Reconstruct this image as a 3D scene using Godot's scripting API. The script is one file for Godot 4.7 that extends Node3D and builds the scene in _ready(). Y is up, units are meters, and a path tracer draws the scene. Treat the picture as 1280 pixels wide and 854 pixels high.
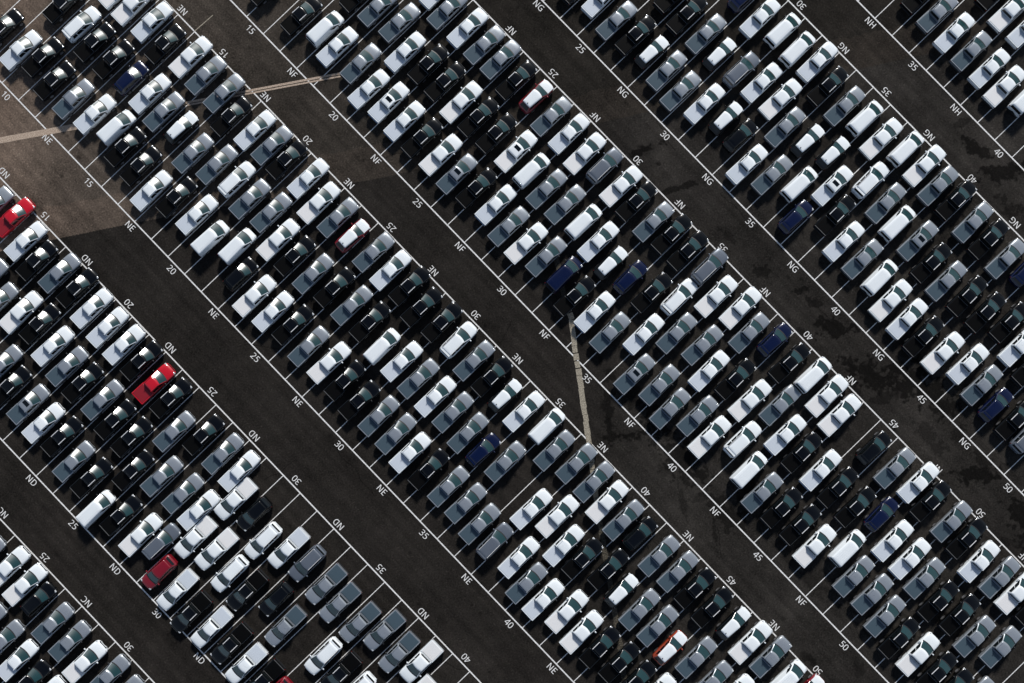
extends Node3D
# A storage lot full of new vehicles seen straight down from a drone.
# x runs along the aisles (rising lane numbers), -z runs along the lanes (the way most vehicles face), y is up.

const PITCH := 2.857                       # width of one lane
const EDGES := {"NC": Vector2(-76.46, -55.76), "ND": Vector2(-49.32, -28.36), "NE": Vector2(-20.54, 0.06), "NF": Vector2(5.69, 26.34), "NG": Vector2(32.12, 52.95), "NH": Vector2(58.76, 79.66)}
const LANE_30 := {"NC": -6.95, "ND": -7.4, "NE": -6.8, "NF": -6.7, "NG": -6.56, "NH": -6.56}   # x of the line between lanes 30 and 31
const LANES := {"NC": Vector2i(21, 35), "ND": Vector2i(12, 42), "NE": Vector2i(6, 52), "NF": Vector2i(12, 58), "NG": Vector2i(21, 52), "NH": Vector2i(30, 44)}
const CAM_HEIGHT := 125.0
# what stands in each lane: kind and colour : lower, middle or upper place : metres from the lower edge line : metres off the lane's middle
const CARS := {
	"NC": """
23 Ps:u:17.0:0.90
24 W:u:18.0:0.90
25 Ps:m:11.8:0.90 W:u:18.1:0.85
26 Ps:m:11.9:0.90 Ck:u:18.0:0.31
27 Pw:m:11.5:0.86 Ps:u:17.4:0.61
28 Pk:m:11.0:0.72 Ps:u:17.4:0.62
29 Pw:m:11.0:0.37 W:u:17.0:0.72
30 Ps:u:18.0:0.90
31 Ps:u:17.6:0.90
""",
	"ND": """
13 Ps:u:18.3:0.90
14 Pr:u:19.2:0.70
15 Ps:m:12.1:0.90 Pw:u:18.3:0.86
16 Ps:m:11.0:0.90 Pk:u:17.7:0.57
17 W:m:12.2:0.80 Ps:u:18.6:0.60
18 Ps:l:6.4:0.90 Pk:m:12.9:0.49 Pk:u:18.9:0.48
19 Pk:l:5.5:0.54 Pw:m:12.2:0.56 Pw:u:18.5:0.50
20 Ps^:l:5.5:0.65 Ps:m:11.8:0.58 Pw:u:18.3:0.53
21 Pw:l:5.3:0.60 Pk:m:11.8:0.37 Pw:u:18.3:0.48
22 Pk:l:5.8:0.39 Ps:m:12.1:0.56 Pk:u:18.5:0.41
23 Ps:l:4.8:0.59 Pk:m:11.6:0.41 Pr:u:17.7:0.48
24 Pk:l:5.0:0.54 Pk:m:11.6:0.33 Pk:u:18.0:0.21
25 V:l:2.9:0.65 Pk:m:9.1:0.40 Ps:u:15.6:0.42
26 Pk:l:4.5:0.36 Ps:m:11.0:0.36 Pk:u:17.8:0.24
27 W:l:4.6:0.72 Ps:m:11.4:0.64 Ps:u:17.9:0.51
28 Sg:l:5.7:0.10 Pw:m:11.4:0.45 Pw:u:17.9:0.43
29 Cr-:l:3.0:-0.40 W-:m:8.8:-0.40 W-:u:15.2:-0.36
30 Pw-:l:3.1:-0.31 W-:m:9.6:-0.57 Ck-:u:15.6:-0.52
31 Pk-:l:2.5:-0.19 Sw-:m:8.8:-0.32 Sw-:u:14.2:-0.39
32 Pw-:l:3.0:-0.16 Pk-:m:8.9:-0.39 Pw-:u:15.7:-0.60
33 Pk-:l:3.4:-0.07 Ck-:m:10.7:-0.21 Sg-:u:16.1:-0.69
34 Pw-:l:3.0:-0.06 Ps-:m:9.3:-0.07 Ps-:u:16.0:-0.29
35 Pk-:l:3.2:-0.19 Ps-:u:15.7:-0.51
36 Cr-:l:3.1:-0.90 Sw-:m:10.1:-0.25 Ps-:u:15.8:-0.14
37 Pk-:m:10.2:-0.35 Ps-:u:17.2:-0.36
38 Sw-:m:10.2:-0.42 Ps-:u:16.7:-0.24
39 W-:u:17.8:-0.55
40 W-:m:14.6:-1.00
""",
	"NE": """
8 Pk:l:4.7:0.12
9 Pw:l:4.5:0.59 Pk:m:11.9:0.06
10 Pk:l:5.8:0.18 Sw:m:11.7:0.48 W:u:17.8:0.44
11 Pk:l:4.9:0.29 Pk:m:11.4:0.28 W:u:17.7:0.13
12 Ps:l:5.0:0.54 Pk:m:11.6:0.43 Pw:u:17.9:0.32
13 Pw:l:5.6:0.71 Cb:m:11.5:0.58 Pk:u:17.2:0.48
14 V:l:6.3:0.81 Pw:m:11.9:0.60 W:u:18.3:0.78
15 Pk:l:5.5:0.34 Ps:m:11.6:0.43 Ps:u:18.1:0.72
16 Pk:l:5.3:0.36 Hw:m:11.7:0.35 Ps:u:18.2:0.90
17 Pw:l:4.2:0.43 Ps:m:10.7:0.63 Pk:u:16.9:0.63
18 Pk:l:5.8:0.21 Ps:m:11.8:0.70 Pw:u:17.8:0.84
19 Pw:l:6.1:0.47 Sw:m:12.2:0.69 Ps:u:18.0:0.67
20 V:l:5.3:0.70 Ps:m:11.8:0.58 Pk:u:18.1:0.23
21 V:l:6.9:0.73 Ps:m:12.5:0.59 Pw:u:18.4:0.70
22 Ck:l:4.9:0.50 W:m:10.9:0.62 W:u:17.3:0.77
23 W:l:4.4:0.60 Pk:m:11.0:0.49 Ps:u:17.7:0.74
24 Pw:l:4.7:0.56 Ps:m:11.1:0.62 Hr:u:17.4:0.58
25 Pk:l:5.3:0.43 Pk:m:11.8:0.65 Ps:u:17.9:0.82
26 Ps:l:4.9:0.67 Ps:m:11.8:0.71 Pw:u:17.9:0.86
27 W:l:5.3:0.83 Pk:m:12.0:0.68 Pk:u:18.2:0.86
28 Pk:l:5.2:0.76 V:m:11.0:0.87 Pk:u:17.5:0.76
29 Pk:l:4.8:0.72 Pw:m:11.5:0.87 Pk:u:18.0:0.80
30 Ps:l:5.2:0.73 Ps:m:11.5:0.79 Sw:u:17.9:0.78
31 Ps:l:5.2:0.74 Pw:m:11.5:0.80 Ps:u:17.6:0.90
32 Pw:l:4.9:0.60 Ps:m:11.7:0.67 Pk:u:17.8:0.82
33 Pk:l:5.1:0.63 Ps:m:11.3:0.74 Hw:u:17.3:0.62
34 Ps:l:5.4:0.78 Cb:m:11.1:0.54 Pw:u:17.7:0.59
35 Ps:l:5.5:0.71 Ps:m:12.1:0.42 V:u:18.4:0.80
36 Ps:l:5.0:0.67 Ps:u:17.1:0.56
37 Sg:l:4.8:0.47 Pw:m:10.5:0.73 Ps:u:17.9:0.55
38 Pw:l:5.6:0.90 W:m:12.1:0.56 Ps:u:17.9:0.63
39 Ps:l:4.2:0.77 Pw:m:10.3:0.63 W:u:17.4:0.48
40 Pw:l:4.3:0.59 Pk:m:10.8:0.31 Ps:u:17.3:0.45
41 W:l:5.3:0.61 Pk:m:12.1:0.42 Ck:u:17.5:0.04
42 W:l:4.9:0.62 Hw:m:11.4:0.39 Ps:u:17.4:0.53
43 Pk:l:5.2:0.46 Ps:m:11.5:0.54 Ps:u:17.7:0.45
44 Pk:l:5.6:0.41 Ps:m:11.7:0.47 Pk:u:17.8:0.33
45 Pk:l:5.5:0.39 Ho:m:10.9:0.42 Pk:u:17.7:0.40
46 Pw:l:6.1:0.18 Ps:m:12.4:0.40 Hw:u:18.1:0.57
47 Ps:m:11.8:0.77 W:u:18.1:0.64
48 Sw:m:12.8:0.79 Ps:u:18.6:0.54
49 V:u:18.3:0.80
50 Hr:u:18.8:0.63
""",
	"NF": """
14 Pk:l:4.4:0.90
16 Pk:l:4.8:0.46
17 V:l:5.7:0.66 Pk:m:11.6:0.46
18 Pw:l:5.3:0.32 Ps:m:12.0:0.28
19 Ps:l:5.9:0.81 Ps:m:12.5:0.48 Pw:u:18.6:0.86
20 Pw:l:4.5:0.79 Pw:m:10.6:0.57 Ps:u:17.6:0.42
21 Pw^:l:5.1:0.67 Pk:m:11.5:0.66 Pw:u:17.8:0.76
22 Pw:l:4.9:0.70 Pk:m:11.5:0.64 Ps:u:17.8:0.72
23 Pk:l:5.0:0.70 W:m:11.2:0.83 Ps:u:18.0:0.42
24 W:l:5.2:0.78 Pk:m:11.4:0.64 Pk:u:17.6:0.59
25 Ps^:l:5.0:0.86 Pk:m:11.6:0.61 Hr:u:17.9:0.71
26 Pk:l:5.5:0.78 W^:m:11.8:0.86 Ps:u:17.6:0.79
27 Pw:l:5.8:0.89 V:m:11.5:0.90 Pw:u:17.7:0.81
28 Ps:l:5.1:0.90 Ps:m:11.3:0.82 W:u:17.4:0.90
29 W:l:5.2:0.87 Ps:m:11.6:0.77 Sg:u:18.0:0.70
30 Ps:l:5.8:0.76 V:m:11.7:0.84 W:u:17.8:0.88
31 Vb:l:5.8:0.83 Pw:m:11.4:0.84 Pk:u:17.8:0.53
32 Pk:l:5.0:0.64 Hw:m:10.6:0.78 Ps:u:17.6:0.77
33 Pw:l:5.4:0.73 Cb:m:11.1:0.72 Pk:u:18.1:0.39
34 Ps:l:5.0:0.82 Pk:m:11.7:0.84 Pk:u:18.1:0.24
35 Pw:l:7.7:0.82 Sw:m:13.6:0.55 Sg:u:18.6:0.46
36 Ps^:l:3.7:0.54 Ps:m:10.5:0.51 W:u:16.8:0.62
37 Ps:l:4.9:0.59 Ps:m:11.7:0.72 W:u:17.9:0.69
38 Ps:l:3.9:0.55 Pw:m:10.2:0.54 Ps:u:16.6:0.59
39 Ps:l:5.6:0.50 Pk:m:11.7:0.47 Cb:u:18.1:0.38
40 W:l:4.9:0.36 W:m:11.2:0.55 Pk:u:17.5:0.60
41 Sw:l:7.4:0.35 Ps:m:13.3:0.48 V:u:18.5:0.66
42 V:l:5.5:0.50 Pw:m:11.4:0.54 W:u:18.0:0.62
43 Ps:l:4.8:0.58 Pk:m:11.3:0.42 W:u:17.5:0.39
44 Pk:l:5.2:0.51 Pw:m:11.5:0.56
45 Pk:l:5.4:0.55 Pk:m:11.5:0.46 Ck:u:17.6:0.13
46 W:l:4.9:0.59 Pk:m:11.4:0.61 Ps:u:17.8:0.58
47 V:l:7.4:0.50 Cb:m:12.9:0.49 Pw:u:18.6:0.79
48 Ps:l:5.7:0.47 Pw:m:11.8:0.67 Pk:u:18.1:0.39
49 Ps:l:5.8:0.56 Pw:m:11.8:0.66 Ps:u:18.2:0.90
50 Ps:l:5.1:0.50 Ps:m:11.4:0.54 Pk:u:18.1:0.59
51 Pk:l:4.5:0.51 Pk:m:10.7:0.63 Pw:u:17.3:0.66
52 W:l:4.8:0.52 Pk:m:11.4:0.59 Ps:u:17.7:0.72
53 Pk:l:4.9:0.57 Ps:m:10.9:0.67 W:u:17.9:0.45
54 Pk:l:4.9:0.36 Ps:m:12.2:0.74 Pk:u:18.4:0.18
55 Ps:l:6.1:0.04
""",
	"NG": """
23 Pk:l:4.4:0.27
24 Pw:l:5.2:0.38
25 Ps:l:4.5:0.68
26 Pk:l:4.9:0.60 Pk:m:11.6:0.21
27 Hw:l:4.8:0.49 Pk:m:10.9:0.14
28 Ps:l:4.6:0.40 Ps:m:10.9:0.48 Cb:u:17.3:0.41
29 Ps:l:4.1:0.38 Hw:m:10.3:0.44 Pw:u:16.8:0.66
30 Pw:l:5.1:0.55 Sg:m:10.9:0.66 V:u:17.6:0.71
31 Hw:l:5.6:0.64 Pw:m:11.6:0.54 V:u:17.3:0.63
32 Ck:l:5.4:0.40 W:m:11.8:0.59 Pw:u:18.0:0.42
33 Pw:l:3.7:0.50 Ps:m:9.9:0.46 Pk:u:16.8:0.46
34 Ps:l:4.9:0.55 Hw:m:10.6:0.55 Ps:u:16.6:0.64
35 V:l:6.4:0.66 Hw:m:11.7:0.76 V:u:17.3:0.45
36 Cb:l:3.4:0.26 Pw^:m:9.1:0.62 W:u:17.0:0.61
37 Pk:l:6.9:0.44 Sw:m:12.7:0.37 V:u:18.2:0.59
38 Pw:l:5.5:0.46 Ps:m:12.1:0.64 W:u:18.4:0.63
39 Ps:l:5.6:0.57 V:m:11.4:0.40 Ps:u:17.9:0.53
40 V:l:5.5:0.63 Ps^:m:11.7:0.63 Pk:u:18.2:0.32
41 W:l:4.6:0.54 Pk:m:11.0:0.67 Ps:u:17.8:0.67
42 Pw:l:4.5:0.56 Ps:m:10.8:0.54 Pk:u:17.7:0.45
43 Pk:l:4.4:0.42 Pk:m:11.3:0.60 Ps:u:17.6:0.63
44 W:l:4.7:0.50 Pk:m:11.5:0.56 Cb:u:18.4:0.43
45 Pw:l:5.9:0.59 Pk:m:12.7:0.45
46 Ps:l:5.3:0.57 Pw:m:11.6:0.34
47 Cb:l:4.8:0.47 Pk:m:11.0:0.14
48 Pk:l:5.3:0.35
49 Sg:l:5.1:-0.10
""",
	"NH": """
33 Pk:l:5.7:0.30
34 Ps:l:5.4:0.31
35 Pw:l:5.2:0.49 Pk:m:12.2:0.33
36 Ps:l:5.1:0.54 W:m:11.6:0.30
37 Pw:l:5.2:0.62 Pw:m:11.7:0.30
38 W:l:5.0:0.48
39 V:l:5.9:0.37
""",
}

var M := {}                # materials
var names := {}            # how often a name is taken
var protos := {}           # one finished vehicle for each kind and colour
var view_right := Vector3(0.693158, -0.007075, -0.720751)
var view_up := Vector3(-0.720378, 0.026814, -0.693063)
var view_back := Vector3(0.02423, 0.999615, 0.01349)

# ---------------------------------------------------------------- small mesh builder
var tp := PackedVector3Array()
var tg := PackedInt32Array()
var mark := 0

func tri(a: Vector3, b: Vector3, c: Vector3, g := 0) -> void:
	tp.append(a); tp.append(b); tp.append(c); tg.append(g)

func quad(a: Vector3, b: Vector3, c: Vector3, d: Vector3, g := 0) -> void:
	tri(a, b, c, g); tri(a, c, d, g)

func face_from(ref: Vector3, outward := true) -> void:      # winds what was added since the last call away from (or towards) a point
	var s := 0.0
	for i in range(mark, tp.size(), 3):
		var n := (tp[i + 2] - tp[i]).cross(tp[i + 1] - tp[i])
		s += n.dot((tp[i] + tp[i + 1] + tp[i + 2]) / 3.0 - ref)
	if (s < 0.0) == outward:
		for i in range(mark, tp.size(), 3):
			var k := tp[i + 1]; tp[i + 1] = tp[i + 2]; tp[i + 2] = k
	mark = tp.size()

func take(mat: Material, onto: ArrayMesh = null) -> ArrayMesh:
	var st := SurfaceTool.new()
	st.begin(Mesh.PRIMITIVE_TRIANGLES)
	for t in tg.size():
		st.set_smooth_group(tg[t])
		for k in 3:
			st.add_vertex(tp[t * 3 + k])
	st.generate_normals()
	st.set_material(mat)
	var m := st.commit(onto) if onto else st.commit()
	tp.clear(); tg.clear(); mark = 0
	return m

func loft(secs: Array, g := 0, caps := true) -> void:
	for i in secs.size() - 1:
		var a: PackedVector3Array = secs[i]
		var b: PackedVector3Array = secs[i + 1]
		for j in a.size() - 1:
			quad(a[j], a[j + 1], b[j + 1], b[j], g)
	if caps:
		for s in [secs[0], secs[secs.size() - 1]]:
			var mid := Vector3.ZERO
			for v in s: mid += v
			mid /= s.size()
			for j in s.size() - 1: tri(mid, s[j], s[j + 1], g + 1)

func ring(y: float, wf: float, wb: float, zf: float, zb: float, r: float, bow := 0.0) -> PackedVector3Array:   # a rounded rectangle in plan, front at zf
	var p := PackedVector3Array()
	var corner := [[wf, zf, 1, 1, 0.0], [wb, zb, 1, -1, 0.0], [-wb, zb, -1, -1, 0.0], [-wf, zf, -1, 1, 0.0]]
	for c in 4:
		for k in 5:
			var t := PI / 2 * k / 4.0
			if c == 1 or c == 3: t = PI / 2 - t
			var sx: float = corner[c][2]
			var sz: float = corner[c][3]
			p.append(Vector3(corner[c][0] - sx * r * (1.0 - sin(t)), y, corner[c][1] + sz * r * (1.0 - cos(t))))
		if c == 3:
			for k in 7:
				var x := lerpf(-wf + r, wf - r, (k + 1) / 8.0)
				p.append(Vector3(x, y, zf))
	for i in p.size():
		if p[i].z < zf + r + 0.01 and bow > 0.0:
			p[i].z += bow * pow(absf(p[i].x) / wf, 2.0)
	p.append(p[0])
	return p

func shell(rings: Array, top_y: float, ref: Vector3) -> void:
	loft(rings, 0, false)
	var last: PackedVector3Array = rings[rings.size() - 1]
	var mid := Vector3.ZERO
	for j in last.size() - 1: mid += last[j] / (last.size() - 1)
	mid.y = top_y
	for j in last.size() - 1: tri(mid, last[j], last[j + 1], 0)
	face_from(ref)

func hull(stations: Array) -> void:      # lower body of a vehicle: stations of [z, half width, top, bottom]
	var secs := []
	for s in stations:
		var z: float = s[0]
		var w: float = s[1]
		var t: float = s[2]
		var b: float = s[3]
		var half := [Vector2(0.0, t), Vector2(w * 0.5, t - 0.012), Vector2(w * 0.78, t - 0.035), Vector2(w * 0.92, t - 0.085), Vector2(w * 0.985, t - 0.17), Vector2(w, lerpf(t, b, 0.5)), Vector2(w * 0.97, b + 0.06), Vector2(w * 0.9, b)]
		var p := PackedVector3Array()
		for k in range(half.size() - 1, 0, -1): p.append(Vector3(-half[k].x, half[k].y, z))
		for k in half.size(): p.append(Vector3(half[k].x, half[k].y, z))
		secs.append(p)
	loft(secs)
	face_from(Vector3(0, 0.7, (stations[0][0] + stations[stations.size() - 1][0]) / 2.0))

func pane(p00: Vector3, p10: Vector3, p11: Vector3, p01: Vector3, ref: Vector3, bulge := 0.03, lift := 0.014) -> void:   # a glass pane, slightly bulging, proud of the body by its lift
	var n := (p10 - p00).cross(p01 - p00).normalized()
	if n.dot((p00 + p11) / 2.0 - ref) < 0.0: n = -n
	for i in 6:
		for j in 3:
			var q := []
			for d in [[0, 0], [1, 0], [1, 1], [0, 1]]:
				var u: float = (i + d[0]) / 6.0
				var v: float = (j + d[1]) / 3.0
				var p := p00.lerp(p10, u).lerp(p01.lerp(p11, u), v)
				q.append(p + n * (lift + bulge * (1.0 - pow(2.0 * u - 1.0, 2.0)) * (0.4 + 0.6 * sin(PI * v))))
			quad(q[0], q[1], q[2], q[3])
	face_from(ref)

func prism(profile: Array, z0: float, z1: float) -> void:      # a profile in x and y drawn out along z, flat shaded sides
	var mid := Vector2.ZERO
	for v in profile: mid += v / profile.size()
	for i in profile.size():
		var a: Vector2 = profile[i]
		var b: Vector2 = profile[(i + 1) % profile.size()]
		quad(Vector3(a.x, a.y, z0), Vector3(b.x, b.y, z0), Vector3(b.x, b.y, z1), Vector3(a.x, a.y, z1), -1)
		tri(Vector3(mid.x, mid.y, z0), Vector3(a.x, a.y, z0), Vector3(b.x, b.y, z0), -1)
		tri(Vector3(mid.x, mid.y, z1), Vector3(a.x, a.y, z1), Vector3(b.x, b.y, z1), -1)
	face_from(Vector3(mid.x, mid.y, (z0 + z1) / 2.0))

func block(c: Vector3, s: Vector3, r := 0.03) -> void:         # a box with chamfered edges
	var h := s / 2.0
	prism([Vector2(c.x - h.x, c.y - h.y + r), Vector2(c.x - h.x, c.y + h.y - r), Vector2(c.x - h.x + r, c.y + h.y), Vector2(c.x + h.x - r, c.y + h.y), Vector2(c.x + h.x, c.y + h.y - r), Vector2(c.x + h.x, c.y - h.y + r), Vector2(c.x + h.x - r, c.y - h.y), Vector2(c.x - h.x + r, c.y - h.y)], c.z - h.z, c.z + h.z)

func pebble(c: Vector3, s: Vector3, r := 0.05) -> void:        # a soft rounded box
	var h := s / 2.0
	var rings := []
	for k in 5:
		var a := PI * k / 4.0
		var y := c.y - h.y * cos(a)
		var f := 0.55 + 0.45 * sin(a)
		var p := ring(y, h.x * f, h.x * f, c.z - h.z * f, c.z + h.z * f, minf(r, minf(h.x, h.z) * f * 0.9))
		for i in p.size(): p[i].x += c.x
		rings.append(p)
	shell(rings, c.y + h.y, c)

func numbered(called: String) -> String:
	var n: int = names.get(called, 0)
	names[called] = n + 1
	return called if n == 0 else "%s_%03d" % [called, n]

func part(parent: Node3D, called: String, mesh: Mesh, at := Vector3.ZERO, mat: Material = null) -> MeshInstance3D:
	var o := MeshInstance3D.new()
	var n := 0
	o.name = called
	while parent.has_node(NodePath(o.name)):
		n += 1
		o.name = "%s_%03d" % [called, n]
	o.mesh = mesh
	o.position = at
	if mat: o.set_surface_override_material(0, mat)
	parent.add_child(o, true)
	return o

# ---------------------------------------------------------------- materials
func grain(freq: float, seed_: int, ramp: Array, size := 256) -> NoiseTexture2D:
	var n := FastNoiseLite.new()
	n.seed = seed_
	n.frequency = freq
	n.fractal_octaves = 4
	var g := Gradient.new()
	g.offsets = PackedFloat32Array([0.25, 0.75])
	g.colors = PackedColorArray(ramp)
	var t := NoiseTexture2D.new()
	t.width = size; t.height = size; t.seamless = true; t.noise = n; t.color_ramp = g
	return t

func lin(r: float, g: float, b: float) -> Color:
	return Color(r, g, b).linear_to_srgb()

func paint(c: Color, rough := 0.3, metal := 0.0, coat := 0.6) -> StandardMaterial3D:
	var m := StandardMaterial3D.new()
	m.albedo_color = c
	m.roughness = rough
	m.metallic = metal
	m.clearcoat_enabled = coat > 0.0
	m.clearcoat = coat
	m.clearcoat_roughness = 0.08
	return m

func make_materials() -> void:
	M.w = paint(lin(0.715, 0.755, 0.775), 0.33)
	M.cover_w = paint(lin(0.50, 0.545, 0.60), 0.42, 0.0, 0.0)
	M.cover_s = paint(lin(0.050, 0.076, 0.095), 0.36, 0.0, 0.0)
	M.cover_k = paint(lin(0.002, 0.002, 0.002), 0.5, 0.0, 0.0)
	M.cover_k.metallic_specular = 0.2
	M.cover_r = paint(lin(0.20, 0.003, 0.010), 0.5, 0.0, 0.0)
	M.cap = paint(lin(0.10, 0.10, 0.10), 0.5, 0.0, 0.0)
	M.s = paint(lin(0.33, 0.36, 0.39), 0.34, 0.5)
	M.k = paint(lin(0.0024, 0.0026, 0.0028), 0.24, 0.0, 0.4)
	M.k.metallic_specular = 0.35
	M.b = paint(lin(0.002, 0.005, 0.030), 0.25, 0.1)
	M.r = paint(lin(0.46, 0.006, 0.016), 0.3)
	M.d = paint(lin(0.17, 0.005, 0.012), 0.28)
	M.o = paint(lin(0.26, 0.036, 0.012), 0.3)
	M.g = paint(lin(0.14, 0.16, 0.19), 0.36, 0.4)
	M.cover = paint(lin(0.66, 0.66, 0.66), 0.7, 0.0, 0.0)
	M.glass = paint(lin(0.006, 0.032, 0.034), 0.2, 0.0, 0.0)
	M.glass.metallic_specular = 0.85
	M.dark_glass = paint(lin(0.004, 0.006, 0.007), 0.1, 0.0, 0.0)
	M.trim = paint(lin(0.012, 0.012, 0.013), 0.5, 0.0, 0.0)
	M.rail = paint(lin(0.72, 0.72, 0.72), 0.3, 0.1, 0.0)
	M.chrome = paint(lin(0.6, 0.6, 0.6), 0.22, 0.9, 0.0)
	M.tyre = paint(lin(0.013, 0.013, 0.013), 0.9, 0.0, 0.0)
	M.rim = paint(lin(0.4, 0.4, 0.42), 0.35, 0.7, 0.0)
	M.lamp = paint(lin(0.6, 0.62, 0.63), 0.15, 0.2, 0.0)
	M.tail = paint(lin(0.11, 0.008, 0.008), 0.25, 0.0, 0.0)
	M.line = paint(Color.WHITE, 0.8, 0.0, 0.0)
	M.line.albedo_texture = grain(0.05, 5, [lin(0.52, 0.515, 0.50), lin(0.84, 0.84, 0.83)])
	M.line.uv1_triplanar = true; M.line.uv1_world_triplanar = true; M.line.uv1_scale = Vector3.ONE * 0.45
	M.old = paint(Color.WHITE, 0.85, 0.0, 0.0)
	M.old.albedo_texture = grain(0.06, 8, [lin(0.26, 0.19, 0.14), lin(0.46, 0.37, 0.29)])
	M.old.uv1_triplanar = true; M.old.uv1_world_triplanar = true; M.old.uv1_scale = Vector3.ONE * 0.4
	M.slab = paint(Color.WHITE, 0.9, 0.0, 0.0)
	M.slab.albedo_texture = grain(0.05, 9, [lin(0.17, 0.15, 0.115), lin(0.36, 0.32, 0.25)])
	M.dark_slab = paint(Color.WHITE, 0.9, 0.0, 0.0)  # darker slabs for the ends of the strip, among the parked rows
	M.dark_slab.albedo_texture = grain(0.05, 12, [lin(0.018, 0.016, 0.012), lin(0.10, 0.085, 0.06)])
	M.dark_slab.uv1_triplanar = true; M.dark_slab.uv1_world_triplanar = true; M.dark_slab.uv1_scale = Vector3.ONE * 0.45
	M.slab.uv1_triplanar = true; M.slab.uv1_world_triplanar = true; M.slab.uv1_scale = Vector3.ONE * 0.45

# ---------------------------------------------------------------- vehicles
var wheel_mesh: ArrayMesh

func make_wheel() -> void:
	var n := 18
	for side in [-1.0, 1.0]:
		for k in n:
			var a := TAU * k / n
			var b := TAU * (k + 1) / n
			tri(Vector3(side * 0.10, 0, 0), Vector3(side * 0.115, cos(a) * 0.23, sin(a) * 0.23), Vector3(side * 0.115, cos(b) * 0.23, sin(b) * 0.23), -1)
		face_from(Vector3.ZERO)
	wheel_mesh = take(M.rim)
	for k in n:
		var prof := [Vector2(-0.115, 0.23), Vector2(-0.12, 0.33), Vector2(-0.09, 0.37), Vector2(0.09, 0.37), Vector2(0.12, 0.33), Vector2(0.115, 0.23)]
		var a := TAU * k / n
		var b := TAU * (k + 1) / n
		for j in 5:
			var p: Vector2 = prof[j]
			var q: Vector2 = prof[j + 1]
			quad(Vector3(p.x, cos(a) * p.y, sin(a) * p.y), Vector3(q.x, cos(a) * q.y, sin(a) * q.y), Vector3(q.x, cos(b) * q.y, sin(b) * q.y), Vector3(p.x, cos(b) * p.y, sin(b) * p.y))
	face_from(Vector3.ZERO)
	wheel_mesh = take(M.tyre, wheel_mesh)

func wheels(o: Node3D, x: float, zf: float, zb: float) -> void:
	for z in [zf, zb]:
		for s in [-1.0, 1.0]:
			part(o, "wheel", wheel_mesh, Vector3(s * x, 0.37, z))

func one(o: Node3D, called: String, mat: Material) -> MeshInstance3D:
	return part(o, called, take(mat))

func lamps_and_mirrors(o: Node3D, mz: float, my: float, mx: float, hz: float, hx: float, hy: float, tz: float, tx: float, ty: float, mirror_mat: Material) -> void:
	for s in [-1.0, 1.0]:
		pebble(Vector3(s * mx, my, mz), Vector3(0.24, 0.17, 0.15), 0.05); one(o, "mirror", mirror_mat)
		pebble(Vector3(s * hx, hy, hz), Vector3(0.34, 0.13, 0.24), 0.05); one(o, "headlight", M.lamp)
		block(Vector3(s * tx, ty, tz), Vector3(0.10, 0.26, 0.05), 0.012); one(o, "taillight", M.tail)

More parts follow.
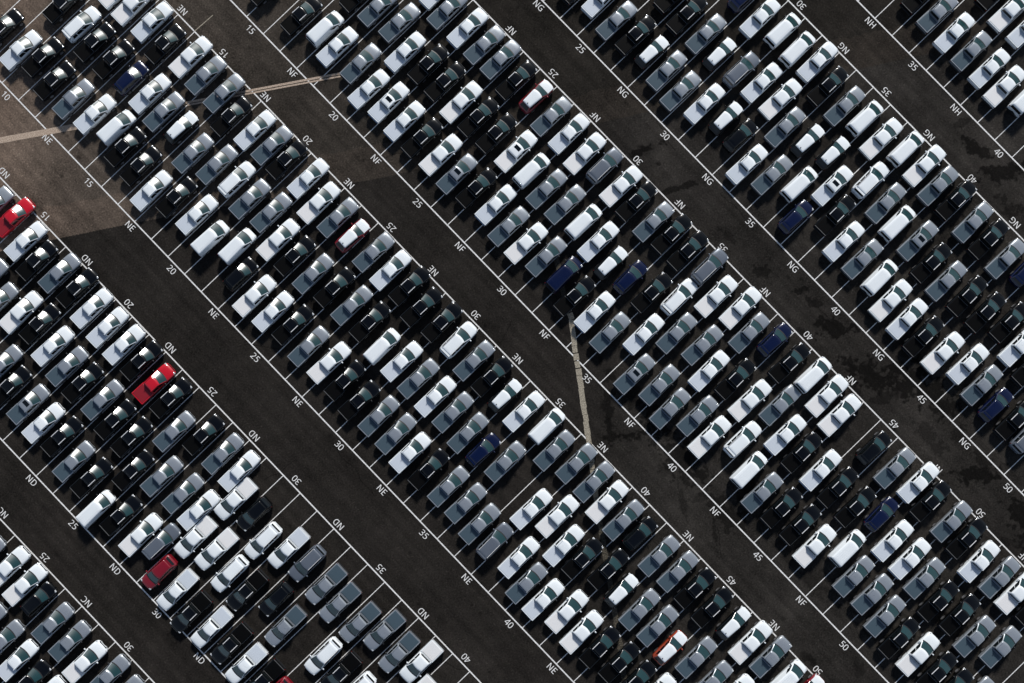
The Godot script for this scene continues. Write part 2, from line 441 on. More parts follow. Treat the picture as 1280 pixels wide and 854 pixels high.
func glasshouse(o: Node3D, g: Dictionary, mat: Material, roof_mat: Material = null) -> void:
	# g: y0, y1, y2 heights of belt, upper glass edge and roof; half widths w0 / w1 front, b0 / b1 back; zf0, zf1 front; zb0, zb1 back
	var ref := Vector3(0, g.y0, (g.zf0 + g.zb0) / 2.0)
	var bow := 0.15
	var r1 := ring(g.y0, g.w0, g.b0, g.zf0, g.zb0, 0.12, bow)
	var r2 := ring(g.y1, g.w1, g.b1, g.zf1, g.zb1, 0.12, bow)
	var d: float = g.y2 - g.y1
	var roof := []
	for e in [[0.42, 0.025, 0.04], [0.72, 0.075, 0.12], [0.88, 0.16, 0.24], [0.95, 0.28, 0.40], [0.99, 0.44, 0.58]]:
		roof.append(ring(g.y1 + d * e[0], maxf(g.w1 - e[1], 0.12), maxf(g.b1 - e[1], 0.12), g.zf1 + e[2], g.zb1 - e[2] * 0.8, 0.12, bow * (1.0 - e[1])))
	if roof_mat:
		loft([r1, r2], 0, false); face_from(ref); one(o, "pillars", mat)
		shell([r2] + roof, g.y2, ref); one(o, "roof", roof_mat)
	else:
		shell([r1, r2] + roof, g.y2, ref); one(o, "cab", mat)
	var lo := func(x: float, z: float, t: float) -> Vector3: return Vector3(x, lerpf(g.y0, g.y1, t), z)
	# windscreen, curved round the front of the cab
	var rows := []
	for j in 5:
		var v := lerpf(0.06, 0.97, j / 4.0)
		var half: float = lerpf(g.w0, g.w1, v)
		var line := PackedVector3Array()
		for i in 13:
			var x := (half - 0.075) * (i / 6.0 - 1.0)
			line.append(Vector3(x, lerpf(g.y0, g.y1, v) + 0.008, lerpf(g.zf0, g.zf1, v) - 0.012 + bow * pow(x / half, 2.0)))
		rows.append(line)
	loft(rows, 0, false); face_from(ref)
	one(o, "windscreen", M.glass)
	var strip := []
	for j in 2:
		var line := PackedVector3Array()
		for i in 13:
			var x: float = (g.w0 - 0.03) * (i / 6.0 - 1.0)
			line.append(Vector3(x, g.y0 + 0.012 + 0.035 * j, g.zf0 - 0.075 + 0.115 * j + bow * pow(x / g.w0, 2.0)))
		strip.append(line)
	loft(strip, 0, false); face_from(ref)
	one(o, "cowl", M.trim)
	var a := 0.05
	var c := 0.97
	a = 0.14
	c = 0.92
	pane(lo.call(-lerpf(g.b0, g.b1, a) + 0.14, lerpf(g.zb0, g.zb1, a), a), lo.call(lerpf(g.b0, g.b1, a) - 0.14, lerpf(g.zb0, g.zb1, a), a), lo.call(lerpf(g.b0, g.b1, c) - 0.13, lerpf(g.zb0, g.zb1, c), c), lo.call(-lerpf(g.b0, g.b1, c) + 0.13, lerpf(g.zb0, g.zb1, c), c), ref, 0.015, 0.012)
	one(o, "rear_window", M.dark_glass)
	for s in [-1.0, 1.0]:
		for w in g.windows:      # along the side, 0 at the front and 1 at the back of the glasshouse
			var q := []
			for e in [[w[0], 0.10], [w[1], 0.10], [w[1], 0.90], [w[0], 0.90]]:
				var t: float = e[1]
				var zf := lerpf(g.zf0, g.zf1, t)
				var zb := lerpf(g.zb0, g.zb1, t)
				var f: float = e[0]
				if t > 0.5 and f < 0.1: f += 0.03
				var x := lerpf(lerpf(g.w0, g.b0, f), lerpf(g.w1, g.b1, f), t)
				q.append(Vector3(s * x, lerpf(g.y0, g.y1, t), lerpf(zf, zb, f)))
			pane(q[0], q[1], q[2], q[3], ref, 0.006, 0.012)
			one(o, "side_window", M.dark_glass)

func pickup(col: String, covered: bool, sunroof: bool) -> Node3D:
	var o := Node3D.new()
	var m: Material = M[col]
	var k := 1.04 if covered else 1.0          # the covered ones are a little larger
	var w := 0.975 if covered else 0.935
	var nose := -2.70 * k
	var back := 2.70 * k
	var split := 0.90 * k
	hull([[nose, w * 0.50, 0.76, 0.50], [nose + 0.05, w * 0.70, 0.855, 0.47], [nose + 0.16, w * 0.86, 0.945, 0.44], [nose + 0.36, w * 0.95, 1.015, 0.42], [nose + 0.75, w * 0.99, 1.07, 0.42], [nose + 1.35, w, 1.11, 0.42], [-0.5, w, 1.10, 0.42], [split - 0.03, w, 1.08, 0.42]])
	one(o, "body", m)
	var zb0: float = split - 0.06
	glasshouse(o, {"y0": 1.09, "y1": 1.60, "y2": 1.76, "w0": w - 0.08, "w1": w - 0.24, "b0": w - 0.08, "b1": w - 0.22, "zf0": nose + 1.28, "zf1": nose + 2.12, "zb0": zb0, "zb1": zb0 - 0.10, "windows": [[0.10, 0.50], [0.54, 0.92]]}, m)
	# bed
	for s in [-1.0, 1.0]:
		prism([Vector2(s * (w - 0.03), 0.46), Vector2(s * w, 0.60), Vector2(s * w, 0.96), Vector2(s * (w - 0.02), 1.05), Vector2(s * (w - 0.06), 1.08), Vector2(s * (w - 0.12), 1.08), Vector2(s * (w - 0.14), 1.05), Vector2(s * (w - 0.14), 0.46)], split, back - 0.015)
	block(Vector3(0, 0.86, split + 0.04), Vector3(2 * w - 0.28, 0.42, 0.07), 0.02)
	one(o, "bed", m)
	# a flush cover over the load bed, a little below the rails
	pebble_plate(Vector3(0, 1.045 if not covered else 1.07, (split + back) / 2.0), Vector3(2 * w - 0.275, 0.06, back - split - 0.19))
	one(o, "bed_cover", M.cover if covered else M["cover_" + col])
	if col == "k":
		block(Vector3(0, 1.085, split + 0.04), Vector3(2 * w - 0.30, 0.02, 0.05), 0.006); one(o, "bed_rail_cap", M.cap)
		block(Vector3(0, 1.08, back - 0.05), Vector3(2 * w - 0.16, 0.02, 0.06), 0.006); one(o, "tailgate_cap", M.cap)
	block(Vector3(0, 0.80, back - 0.05), Vector3(2 * w - 0.285, 0.54, 0.09), 0.025); one(o, "tailgate", m)
	block(Vector3(0, 0.50, back + 0.05), Vector3(2 * w - 0.16, 0.17, 0.13), 0.04); one(o, "rear_bumper", M.chrome if col == "w" and not covered else M.trim)
	if sunroof:
		block(Vector3(0, 1.757, nose + 2.62), Vector3(0.80, 0.03, 0.46), 0.01); one(o, "sunroof", M.dark_glass)
	if not covered:
		for s in [-1.0, 1.0]:
			block(Vector3(s * (w - 0.31), 1.765, (nose + 2.26 + zb0) / 2.0), Vector3(0.075, 0.05, zb0 - nose - 2.45), 0.012)
			one(o, "roof_rail", M.rail if col == "k" else m)
	block(Vector3(0, 0.72, nose + 0.06), Vector3(1.1, 0.30, 0.10), 0.03); one(o, "grille", M.trim)
	lamps_and_mirrors(o, nose + 1.75, 1.17, w + 0.09, nose + 0.27, w * 0.74, 0.88, back - 0.031, w - 0.07, 0.86, m if covered else M.trim)
	wheels(o, w - 0.10, nose + 0.95, back - 1.0)
	return o

func pebble_plate(c: Vector3, s: Vector3) -> void:
	var h := s / 2.0
	var rings := []
	for e in [[-1.0, 0.0], [0.3, 0.0], [0.9, 0.02], [1.0, 0.07], [1.05, 0.2], [1.1, 0.5]]:
		var p := ring(c.y + h.y * e[0], h.x - e[1], h.x - e[1], c.z - h.z + e[1], c.z + h.z - e[1], 0.04)
		rings.append(p)
	shell(rings, c.y + h.y * 1.1, c)

func van(col: String) -> Node3D:
	var o := Node3D.new()
	var m: Material = M[col]
	hull([[-2.36, 0.44, 0.70, 0.42], [-2.31, 0.66, 0.82, 0.38], [-2.18, 0.82, 0.93, 0.34], [-1.92, 0.90, 1.03, 0.32], [-1.5, 0.92, 1.14, 0.32], [-0.6, 0.925, 1.15, 0.32], [1.6, 0.925, 1.15, 0.32], [2.25, 0.90, 1.13, 0.34], [2.38, 0.85, 1.08, 0.40]])
	one(o, "body", m)
	glasshouse(o, {"y0": 1.10, "y1": 1.68, "y2": 1.86, "w0": 0.87, "w1": 0.74, "b0": 0.88, "b1": 0.80, "zf0": -1.70, "zf1": -0.88, "zb0": 2.36, "zb1": 2.24, "windows": [[0.06, 0.26]]}, m)
	for i in 5:
		block(Vector3(-0.44 + i * 0.22, 1.855, 0.75), Vector3(0.06, 0.02, 2.3), 0.006)
	one(o, "roof_ribs", m)
	block(Vector3(0, 0.46, 2.40), Vector3(1.62, 0.20, 0.14), 0.04); one(o, "rear_bumper", M.trim)
	block(Vector3(0, 0.62, -2.33), Vector3(0.9, 0.22, 0.07), 0.03); one(o, "grille", M.trim)
	lamps_and_mirrors(o, -1.22, 1.18, 1.0, -2.08, 0.70, 0.86, 2.34, 0.84, 1.15, M.trim)
	wheels(o, 0.83, -1.55, 1.45)
	return o

func wagon(body: String, top: String, q: Dictionary) -> Node3D:      # crossovers and SUVs
	var o := Node3D.new()
	var m: Material = M[body]
	var t: Material = M[top]
	var l: float = q.length / 2.0
	var w: float = q.width / 2.0
	var h: float = q.height
	var cowl: float = -l + q.hood
	hull([[-l, w * 0.46, 0.74, 0.44], [-l + 0.05, w * 0.66, 0.84, 0.40], [-l + 0.17, w * 0.84, 0.92, 0.36], [-l + 0.40, w * 0.95, 0.98, 0.33], [cowl, w, 1.06, 0.32], [0.2, w, 1.06, 0.32], [l - 0.75, w, 1.06, 0.32], [l - 0.28, w * 0.95, 1.04, 0.34], [l - 0.08, w * 0.86, 0.97, 0.38], [l, w * 0.72, 0.86, 0.42]])
	one(o, "body", m)
	if top != body:          # a hood of its own colour lying on the body
		var secs := []
		for s in [[-l + 0.04, 0.44, 0.86], [-l + 0.10, 0.60, 0.915], [-l + 0.2, 0.74, 0.965], [-l + 0.40, 0.81, 1.016], [cowl - 0.1, 0.83, 1.086], [cowl + 0.08, 0.83, 1.094]]:
			var p := PackedVector3Array()
			for k in 9:
				var f := k / 4.0 - 1.0
				var x: float = f * w * s[1]
				p.append(Vector3(x, s[2] - 0.014 * absf(f) - 0.035 * pow(absf(f), 4.0), s[0]))
			secs.append(p)
		loft(secs, 0, false); face_from(Vector3(0, 0.2, -l + 0.5)); one(o, "hood", t)
	glasshouse(o, {"y0": 1.05, "y1": h - 0.15, "y2": h, "w0": w - 0.07, "w1": w - 0.22, "b0": w - q.taper, "b1": w - q.taper - 0.14, "zf0": cowl, "zf1": cowl + q.rake, "zb0": l - 0.10, "zb1": l - q.tail, "windows": [[0.10, 0.37], [0.40, 0.66], [0.69, 0.88]]}, m, t if top != body else null)
	if q.rails:
		for s in [-1.0, 1.0]:
			var z0: float = cowl + q.rake + 0.2
			var z1: float = l - q.tail - 0.1
			block(Vector3(s * (w - 0.29), h - 0.01, (z0 + z1) / 2.0), Vector3(0.05, 0.07, z1 - z0), 0.015); one(o, "roof_rail", M.rail)
			block(Vector3(s * (w - 0.245), h - 0.055, (z0 + z1) / 2.0), Vector3(0.05, 0.02, z1 - z0), 0.005); one(o, "roof_gutter", M.trim)
	if q.spoiler:
		block(Vector3(0, h - 0.13, l - q.tail + 0.10), Vector3(2.0 * (w - q.taper - 0.16), 0.05, 0.22), 0.02); one(o, "spoiler", t)
	if q.antenna:
		pebble(Vector3(0.02, h + 0.0, l - q.tail - 0.22), Vector3(0.09, 0.10, 0.15), 0.03); one(o, "antenna", M.trim)
	block(Vector3(0, 0.44, l - 0.02), Vector3(1.4 * w, 0.18, 0.14), 0.05); one(o, "rear_bumper", m)
	block(Vector3(0, 0.62, -l + 0.06), Vector3(0.8, 0.2, 0.10), 0.03); one(o, "grille", M.trim)
	lamps_and_mirrors(o, cowl + 0.33, 1.10, w + 0.10, -l + 0.26, w * 0.72, 0.84, l - 0.20, w * 0.86, 0.88, m)
	wheels(o, w - 0.09, -l + 0.86, l - 0.86)
	return o

func vehicle(code: String) -> Node3D:
	var c := code.trim_suffix("-")
	if not protos.has(c):
		var kind := c[0]
		var col := c[1] if c.length() > 1 else "w"
		var sunroof := c.ends_with("^")
		if kind == "W" and col == "^": col = "w"
		var p: Node3D
		match kind:
			"P": p = pickup(col, false, sunroof)
			"W": p = pickup("w", true, sunroof)
			"V": p = van(col)
			"H": p = wagon({"w": "k", "r": "d", "o": "o"}[col], "w", {"length": 4.5, "width": 1.80, "height": 1.60, "hood": 1.06, "rake": 0.74, "tail": 0.62, "taper": 0.17, "rails": false, "spoiler": false, "antenna": true})
			"S": p = wagon(col, col, {"length": 4.85, "width": 1.90, "height": 1.72, "hood": 1.20, "rake": 0.82, "tail": 0.42, "taper": 0.12, "rails": true, "spoiler": true, "antenna": false})
			_: p = wagon("d" if col == "r" else col, "d" if col == "r" else col, {"length": 4.5, "width": 1.85, "height": 1.62, "hood": 1.10, "rake": 0.78, "tail": 0.55, "taper": 0.15, "rails": false, "spoiler": true, "antenna": false})
		protos[c] = p
	return protos[c].duplicate()

const COLOUR := {"w": "white", "s": "silver", "k": "black", "b": "dark blue", "r": "red", "g": "grey", "o": "orange", "d": "dark red"}
const PLACE := {"l": "lower", "m": "middle", "u": "upper"}
const COUNT := ["", "one lane", "two lanes", "three lanes", "four lanes"]
const TENS := {10: "ten", 15: "fifteen", 20: "twenty", 25: "twenty-five", 30: "thirty", 35: "thirty-five", 40: "forty", 45: "forty-five", 50: "fifty", 55: "fifty-five"}

func where(row: String, lane: int) -> String:
	if lane < 10: return "row %s, %s before painted ten" % [row, COUNT[10 - lane]]
	if row == "ND" and lane < 15: return "row ND, %s before painted fifteen" % COUNT[15 - lane]
	if row == "NC" and lane < 25: return "row NC, %s before painted twenty-five" % COUNT[25 - lane]
	if row == "NG" and lane < 25: return "row NG, %s before painted twenty-five" % COUNT[25 - lane]
	if row == "NF" and lane < 15: return "row NF, %s before painted fifteen" % COUNT[15 - lane]
	if row == "NH" and lane < 35: return "row NH, %s before painted thirty-five" % COUNT[35 - lane]
	var five := lane - lane % 5
	if lane == five: return "row %s, in lane %s" % [row, TENS[five]]
	return "row %s, %s past painted %s" % [row, COUNT[lane - five], TENS[five]]

func park() -> void:
	var rng := RandomNumberGenerator.new()
	rng.seed = 11
	for row in CARS:
		for line in CARS[row].strip_edges().split("\n"):
			var bits: PackedStringArray = line.split(" ", false)
			var lane := bits[0].to_int()
			for i in range(1, bits.size()):
				var f: PackedStringArray = bits[i].split(":")
				var code := f[0]
				var o := vehicle(code)
				var kind := code[0]
				var back := code.ends_with("-")
				var col: String = code[1] if code.length() > 1 and code[1] in COLOUR else "w"
				if code.begins_with("Cr"): col = "d"
				var c: String = COLOUR[col]
				var what := ""
				var name_ := ""
				var group := ""
				match kind:
					"P": what = c + " pickup truck"; name_ = "pickup_truck"; group = "pickup trucks parked in the lanes"
					"W": what = c + " covered pickup truck"; name_ = "covered_pickup_truck"; group = "pickup trucks with covered beds"
					"V": what = c + " panel van"; name_ = "panel_van"; group = "panel vans parked in the lanes"
					"H": what = "white-roofed %s crossover" % ("black" if col == "w" else "dark red" if col == "r" else "orange"); name_ = "two_tone_crossover"; group = "two tone crossovers in the lanes"
					"S": what = c + " SUV"; name_ = "suv"; group = "SUVs with roof rails"
					_: what = c + " crossover"; name_ = "crossover"; group = "single colour crossovers"
				if "^" in code: what += " with sunroof"
				if back: what += " facing backwards"
				o.name = numbered(name_)
				add_child(o, true)
				var x: float = LANE_30[row] + (lane - 30.5) * PITCH + f[3].to_float()
				o.position = Vector3(x, 0, -(EDGES[row].x + f[2].to_float()))
				o.rotation.y = (PI if back else 0.0) + rng.randf_range(-0.02, 0.02)
				o.set_meta("label", "%s, %s car in %s" % [what, PLACE[f[1]], where(row, lane)])
				o.set_meta("category", {"P": "pickup truck", "W": "pickup truck", "V": "van", "H": "crossover", "S": "SUV", "C": "crossover"}[kind])
				o.set_meta("group", group)
	for p in protos.values(): p.free()

# ---------------------------------------------------------------- the lot
const PX := 10.7           # pixels of the photograph per metre: the ground's features were measured on it

func spot(x: float, y: float) -> Vector2:       # metres from the middle of the lot sheet, to the right and downwards
	return Vector2((x - 640.0) / PX, (y - 427.0) / PX)

func lot_point(x: float, y: float, h: float) -> Vector3:   # a measured spot on the ground
	var d := view_right * ((x - 640.0) / (PX * CAM_HEIGHT)) - view_up * ((y - 427.0) / (PX * CAM_HEIGHT)) - view_back
	var p := Vector3(0, CAM_HEIGHT, 0) + d * ((h - CAM_HEIGHT) / d.y)
	return p

func noise_bytes(w: int, h: int, freq: float, seed_: int, oct := 4) -> PackedByteArray:
	var n := FastNoiseLite.new()
	n.seed = seed_; n.frequency = freq; n.fractal_octaves = oct
	var im := n.get_image(w, h, false, false, true)
	im.convert(Image.FORMAT_L8)
	return im.get_data()

# wet and oily stains in the aisles: middle, half lengths (photograph pixels), turn in degrees, strength
const STAINS := [
	[806, 186, 20, 5, -20, 1.0], [820, 204, 8, 3, -10, 0.8], [851, 233, 30, 4, -17, 0.9], [908, 292, 14, 6, 30, 0.6], [953, 337, 11, 8, 0, 0.8], [1003, 361, 13, 4, -12, 0.9],
	[1019, 377, 10, 6, 0, 0.8], [1040, 408, 24, 12, 0, 1.0], [1002, 414, 8, 4, 0, 0.6], [1224, 184, 24, 9, 40, 1.0], [1254, 214, 28, 12, -8, 1.0], [1265, 262, 20, 10, 35, 0.8], [1205, 152, 14, 4, -20, 0.6],
	[1095, 470, 46, 16, 14, 1.0], [1150, 480, 40, 22, 30, 1.0], [1175, 505, 26, 16, 46, 0.9], [1100, 498, 30, 8, -20, 0.7], [1215, 592, 30, 12, -5, 1.0], [1228, 580, 18, 8, 46, 0.8], [1268, 640, 26, 12, 50, 1.0], [1285, 670, 26, 18, 46, 0.9], [1196, 545, 12, 8, 40, 0.7],
	[1070, 492, 12, 6, 40, 0.8], [1250, 675, 12, 6, 10, 0.6], [1160, 545, 22, 10, 46, 0.6],
	[760, 520, 6, 32, -4, 0.9], [786, 543, 30, 6, -6, 0.95], [757, 500, 8, 14, 20, 0.8], [820, 530, 30, 14, 46, 0.9], [760, 470, 8, 14, 40, 0.8], [850, 575, 40, 18, 46, 0.9], [905, 640, 34, 14, 46, 0.8], [930, 620, 12, 22, 0, 0.8], [795, 500, 26, 12, 46, 0.7],
	[750, 448, 4, 8, 0, 0.7], [892, 664, 3, 22, -6, 0.7], [852, 622, 4, 24, -6, 0.6], [858, 600, 3, 12, 10, 0.6], [872, 622, 12, 6, 0, 0.5], [832, 585, 10, 8, 0, 0.5],
	[1010, 822, 11, 5, 20, 0.8], [1002, 816, 5, 4, 0, 0.6], [975, 770, 4, 3, 0, 0.5], [1068, 832, 6, 12, -20, 0.6], [1290, 470, 30, 16, 46, 0.7], [1080, 780, 22, 14, 46, 0.6], [985, 690, 20, 10, 46, 0.6], [1015, 725, 20, 12, 46, 0.6],
	[1030, 545, 14, 6, 30, 0.7], [1075, 565, 12, 8, 10, 0.6],
]
# cracks: start (photograph pixels), heading in degrees, length
const CRACKS := [[889, 636, 84, 62], [846, 590, 80, 66], [872, 560, 60, 40], [560, 640, 48, 70], [300, 420, 20, 60], [420, 560, 60, 80], [640, 400, 110, 50], [470, 200, -10, 60], [600, 300, 50, 70], [980, 700, 30, 60], [1120, 420, 55, 80], [1060, 760, 80, 50], [60, 560, 40, 70], [180, 720, 44, 90], [330, 600, -30, 50], [790, 120, 46, 90], [900, 240, 50, 70], [1020, 380, 40, 60], [690, 760, 46, 70], [540, 820, 20, 50]]
# the seam of the older strip of asphalt that crosses the lot
const SEAM := [[-120, 338], [0, 312], [160, 278], [435, 228], [500, 215], [751, 152], [805, 139], [1079, 82], [1182, 62], [1420, 14]]

func seam_y(x: float) -> float:
	for i in SEAM.size() - 1:
		if x <= SEAM[i + 1][0]:
			return remap(x, SEAM[i][0], SEAM[i + 1][0], SEAM[i][1], SEAM[i + 1][1])
	return SEAM[SEAM.size() - 1][1]

func lot_textures() -> Array:
	var w := 1680
	var h := 1140
	var per := 12.4          # texels per metre: the sheet is 135.5 m by 91.9 m
	var big := noise_bytes(w, h, 0.006, 21, 4)
	var mid := noise_bytes(w, h, 0.035, 22, 4)
	var fine := noise_bytes(w, h, 0.33, 23, 3)
	var splash := noise_bytes(w, h, 0.10, 24, 4)
	var lane := FastNoiseLite.new()
	lane.seed = 25; lane.frequency = 1.0; lane.fractal_octaves = 2
	var ca := view_right.x
	var sa := -view_right.z
	var wet := PackedFloat32Array()
	wet.resize(w * h)
	for s in STAINS:
		var c := spot(s[0], s[1]) * per + Vector2(w, h) / 2.0
		var ra: float = s[2] / PX * per
		var rb: float = s[3] / PX * per
		var reach := int(maxf(ra, rb) * 1.7) + 2
		var turn := deg_to_rad(s[4])
		for y in range(maxi(0, int(c.y) - reach), mini(h, int(c.y) + reach)):
			for x in range(maxi(0, int(c.x) - reach), mini(w, int(c.x) + reach)):
				var d := (Vector2(x, y) - c).rotated(-turn)
				var e := Vector2(d.x / ra, d.y / rb).length()
				var i := y * w + x
				var f := 1.12 - e + (mid[i] / 255.0 - 0.5) * 1.9 + (splash[i] / 255.0 - 0.5) * 1.4
				f = clampf(f * 2.6, 0.0, 1.0) * s[5]
				if f > wet[i]: wet[i] = f
	var rng := RandomNumberGenerator.new()
	rng.seed = 77
	for k in 420:            # oil drips
		var c := Vector2(rng.randf() * w, rng.randf() * h)
		var r := rng.randf_range(1.5, 5.0)
		for y in range(maxi(0, int(c.y - r)), mini(h, int(c.y + r) + 1)):
			for x in range(maxi(0, int(c.x - r)), mini(w, int(c.x + r) + 1)):
				var e := Vector2(x, y).distance_to(c) / r
				if e < 1.0: wet[y * w + x] = maxf(wet[y * w + x], (1.0 - e) * 0.75)
	for s in CRACKS:
		var at := spot(s[0], s[1]) * per + Vector2(w, h) / 2.0
		var way := Vector2.from_angle(deg_to_rad(s[2]))
		for k in int(s[3] / PX * per):
			way = way.rotated(rng.randf_range(-0.22, 0.22)).lerp(Vector2.from_angle(deg_to_rad(s[2])), 0.12).normalized()
			at += way
			if at.x > 1 and at.y > 1 and at.x < w - 2 and at.y < h - 2:
				wet[int(at.y) * w + int(at.x)] = maxf(wet[int(at.y) * w + int(at.x)], 0.8)
	var a := PackedByteArray()
	a.resize(w * h * 3)
	var g := PackedByteArray()
	g.resize(w * h)
	var curve := PackedByteArray()      # linear to sRGB
	curve.resize(4096)
	for i in 4096: curve[i] = int(clampf(pow(i / 4095.0 * 0.25, 1.0 / 2.2) * 255.0, 0.0, 255.0))
	for y in h:
		var py := (y - h / 2.0) / per * PX + 427.0
		for x in w:
			var i := y * w + x
			var px := (x - w / 2.0) / per * PX + 640.0
			var b := big[i] / 255.0 - 0.5
			var m := mid[i] / 255.0 - 0.5
			var f := fine[i] / 255.0 - 0.5
			var v := 0.0148 * (1.0 + 0.6 * b + 0.55 * m + 1.25 * f)
			# wheel tracks run along the aisles
			var mx := (x - w / 2.0) / per
			var my := (y - h / 2.0) / per
			v *= 1.0 + 0.32 * lane.get_noise_2d((mx * ca + my * sa) * 0.035, (mx * sa - my * ca) * 0.85)
			var warm := 1.0
			var sy := seam_y(px) + b * 3.0
			if py < sy:
				# the older asphalt: a pale strip, palest towards the left, plus a warm glow painted into the far left edge
				var strip := 1.0 if py > sy - 42.0 - m * 5.0 else 0.0
				var corner := clampf((560.0 - px) / 560.0, 0.0, 1.0) + 0.75 * pow(clampf((130.0 - px) / 130.0, 0.0, 1.0), 1.5)
				v *= 1.0 + maxf(strip * 0.75, 0.0) * (0.6 + 0.4 * corner) + 3.4 * corner
				warm = 1.0 + 0.10 * corner + 0.05 * strip
			else:
				# greyer, patchier asphalt towards the far end
				var patchy := clampf((px - 740.0 - 60.0 * b) / 60.0, 0.0, 1.0)
				v *= 1.0 + patchy * (0.32 + 0.9 * maxf(b, 0.0))
				warm = 1.0 - 0.03 * patchy
			v *= 1.0 - 0.8 * wet[i]
			if splash[i] > 150 and fine[i] > 186: v *= 1.45
			var q := clampi(int(v * warm * 4.0 * 4095.0), 0, 4095)
			a[i * 3] = curve[q]
			a[i * 3 + 1] = curve[clampi(int(v * 0.86 * 4.0 * 4095.0), 0, 4095)]
			a[i * 3 + 2] = curve[clampi(int(v * (0.71 if py < sy else 0.74) / sqrt(warm) * 4.0 * 4095.0), 0, 4095)]
			g[i] = int(clampf(0.88 + 0.1 * f - 0.05 * wet[i], 0.3, 1.0) * 255.0)
	var ia := Image.create_from_data(w, h, false, Image.FORMAT_RGB8, a)
	var ig := Image.create_from_data(w, h, false, Image.FORMAT_L8, g)
	return [ImageTexture.create_from_image(ia), ImageTexture.create_from_image(ig)]

func row_point(row: String, boundary: float, v: float, y: float) -> Vector3:
	return Vector3(LANE_30[row] + (boundary - 30.0) * PITCH, y, -v)

func slot_text(lot: Node3D, text: String, at: Vector3, turned: bool) -> void:
	if not M.has("text_" + text):
		var t := TextMesh.new()
		var f := SystemFont.new()
		f.font_names = PackedStringArray(["Droid Sans"])
		f.font_weight = 540
		t.font = f
		t.text = text
		t.font_size = 48
		t.pixel_size = 1.04 / 48.0
		t.depth = 0.004
		t.curve_step = 1.0
		t.horizontal_alignment = HORIZONTAL_ALIGNMENT_CENTER
		t.vertical_alignment = VERTICAL_ALIGNMENT_CENTER
		t.material = M.line
		M["text_" + text] = t
	var o := part(lot, "painted_number" if text.is_valid_int() else "painted_letters", M["text_" + text], at)
	o.basis = Basis(Vector3.UP, PI if turned else 0.0) * Basis(Vector3.RIGHT, -PI / 2)

func strip_sheet(lot: Node3D, called: String, a: Vector3, b: Vector3, width: float, mat: Material, thick := 0.004) -> MeshInstance3D:
	var m := BoxMesh.new()
	m.size = Vector3(width, thick, a.distance_to(b))
	m.material = mat
	var o := part(lot, called, m, (a + b) / 2.0)
	o.rotation.y = atan2(b.x - a.x, b.z - a.z)
	return o

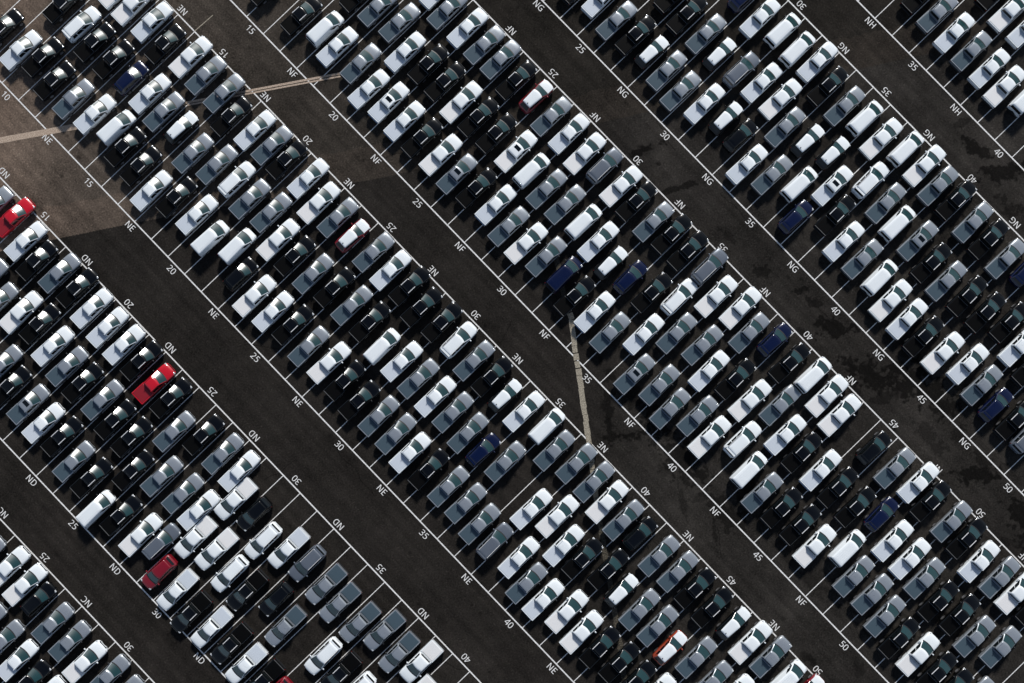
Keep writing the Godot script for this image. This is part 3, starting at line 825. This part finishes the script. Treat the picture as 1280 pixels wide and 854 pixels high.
func build_lot() -> void:
	var asphalt := paint(lin(0.0148, 0.0128, 0.0110), 0.9, 0.0, 0.0)
	asphalt.albedo_texture = grain(0.08, 31, [Color(0.72, 0.72, 0.72), Color(1, 1, 1)])
	asphalt.uv1_triplanar = true; asphalt.uv1_world_triplanar = true; asphalt.uv1_scale = Vector3.ONE * 0.2
	var far := MeshInstance3D.new()
	far.name = "ground"
	var fm := PlaneMesh.new()
	fm.size = Vector2(3000, 3000)
	fm.material = asphalt
	far.mesh = fm
	asphalt.metallic_specular = 0.06
	far.position.y = -0.006
	far.set_meta("kind", "structure"); far.set_meta("label", "dark asphalt reaching far around the storage lot")
	add_child(far)

	var lot := Node3D.new()
	lot.name = "parking_lot"
	lot.set_meta("kind", "structure"); lot.set_meta("label", "dark asphalt storage lot with painted lanes and lane numbers")
	add_child(lot)
	var tex := lot_textures()
	var am := paint(Color.WHITE, 1.0, 0.0, 0.0)
	am.albedo_texture = tex[0]
	am.roughness_texture = tex[1]
	am.metallic_specular = 0.06
	var pm := PlaneMesh.new()
	pm.size = Vector2(1680 / 12.4, 1140 / 12.4)
	pm.material = am
	var sheet := part(lot, "asphalt", pm)
	var r := Vector3(view_right.x, 0, view_right.z).normalized()
	sheet.basis = Basis(r, Vector3.UP, r.cross(Vector3.UP))
	sheet.position = lot_point(640, 427, 0)

	# painted lanes
	for row in EDGES:
		var e: Vector2 = EDGES[row]
		var n0: int = LANES[row].x
		var n1: int = LANES[row].y
		var lane_line := BoxMesh.new()
		lane_line.size = Vector3(0.09, 0.004, e.y - e.x - 0.145)
		lane_line.material = M.line
		for n in range(n0, n1 + 1):
			part(lot, "lane_line", lane_line, row_point(row, n, (e.x + e.y) / 2.0, 0.006))
		for v in [e.x, e.y]:
			if (row == "NC" and v == e.x) or (row == "NH" and v == e.y): continue
			strip_sheet(lot, "edge_line", row_point(row, n0 - 0.02, v, 0.006), row_point(row, n1 + 0.02, v, 0.006), 0.145, M.line)
			var out := -0.72 if v == e.x else 0.72
			for n in range(n0, n1 + 1):
				if n % 5 == 0: slot_text(lot, str(n), row_point(row, n - 0.5, v + out, 0.008), v == e.y)
				if n % 5 == 2: slot_text(lot, row, row_point(row, n, v + out, 0.008), v == e.y)
	# older marks that cross the rows
	strip_sheet(lot, "old_painted_stripe", lot_point(-60, 186.5, 0.010), lot_point(96, 158, 0.010), 0.72, M.old)
	strip_sheet(lot, "old_painted_stripe", lot_point(232, 128.5, 0.010), lot_point(432, 90.5, 0.010), 0.26, M.old)
	strip_sheet(lot, "old_painted_stripe", lot_point(234, 131.5, 0.010), lot_point(430, 94.5, 0.010), 0.20, M.old)
	strip_sheet(lot, "lane_line", lot_point(243, 39, 0.006), lot_point(266, 19, 0.006), 0.10, M.slab)
	# a strip of worn concrete slabs
	var rng := RandomNumberGenerator.new()
	rng.seed = 3
	var path := [Vector2(690, 300), Vector2(706, 372), Vector2(715, 400), Vector2(718, 432), Vector2(724, 470), Vector2(730, 510), Vector2(736, 552), Vector2(748, 640), Vector2(762, 726), Vector2(774, 803), Vector2(784, 870)]
	var slab_mesh := []
	for k in 4:
		block(Vector3.ZERO, Vector3(0.60 + 0.03 * k, 0.05, 0.775), 0.008)
		slab_mesh.append(take(M.slab))
	for i in path.size() - 1:
		var a: Vector2 = path[i]
		var b: Vector2 = path[i + 1]
		var n := int(round(a.distance_to(b) / PX / 0.80))
		for k in n:
			var c := a.lerp(b, (k + 0.5) / n)
			var o := part(lot, "concrete_slab", slab_mesh[rng.randi() % 4], lot_point(c.x + rng.randf_range(-0.5, 0.5), c.y, -0.010), M.dark_slab if i == 0 or i > 6 else null)
			var p0 := lot_point(a.x, a.y, 0)
			var p1 := lot_point(b.x, b.y, 0)
			o.rotation.y = atan2(p1.x - p0.x, p1.z - p0.z) + rng.randf_range(-0.05, 0.05)

func _ready() -> void:
	# camera, sky, sun, exposure
	var cam := Camera3D.new()
	cam.name = "camera"
	cam.fov = 35.41
	cam.near = 1.0
	cam.far = 4000.0
	cam.transform = Transform3D(Basis(view_right, view_up, view_back), Vector3(0, CAM_HEIGHT, 0))
	add_child(cam)
	cam.current = true
	var sky_mat := ProceduralSkyMaterial.new()
	sky_mat.sky_top_color = Color(0.16, 0.30, 0.50)
	sky_mat.sky_horizon_color = Color(0.80, 0.87, 0.95)
	sky_mat.sky_curve = 0.7
	sky_mat.ground_bottom_color = Color(0.10, 0.10, 0.10)
	sky_mat.ground_horizon_color = Color(0.40, 0.43, 0.46)
	sky_mat.sky_energy_multiplier = 0.84
	var env := Environment.new()
	env.background_mode = Environment.BG_SKY
	env.sky = Sky.new()
	env.sky.sky_material = sky_mat
	env.tonemap_mode = Environment.TONE_MAPPER_LINEAR
	env.tonemap_exposure = 0.98
	env.sdfgi_enabled = true
	env.ssao_enabled = true
	env.ssil_enabled = true
	var we := WorldEnvironment.new()
	we.name = "world_environment"
	we.environment = env
	add_child(we)
	var sun := DirectionalLight3D.new()
	sun.name = "sun"
	var flat := (view_right * 0.18 + view_up)
	flat.y = 0.0
	var to_sun := flat.normalized() * cos(deg_to_rad(34.0)) + Vector3.UP * sin(deg_to_rad(34.0))
	sun.basis = Basis.looking_at(-to_sun, Vector3.UP)
	sun.light_energy = 1.5
	sun.light_color = Color(1.0, 0.985, 0.965)
	sun.light_angular_distance = 7.0
	sun.shadow_enabled = true
	sun.directional_shadow_max_distance = 300.0
	add_child(sun)

	make_materials()
	make_wheel()
	build_lot()
	park()
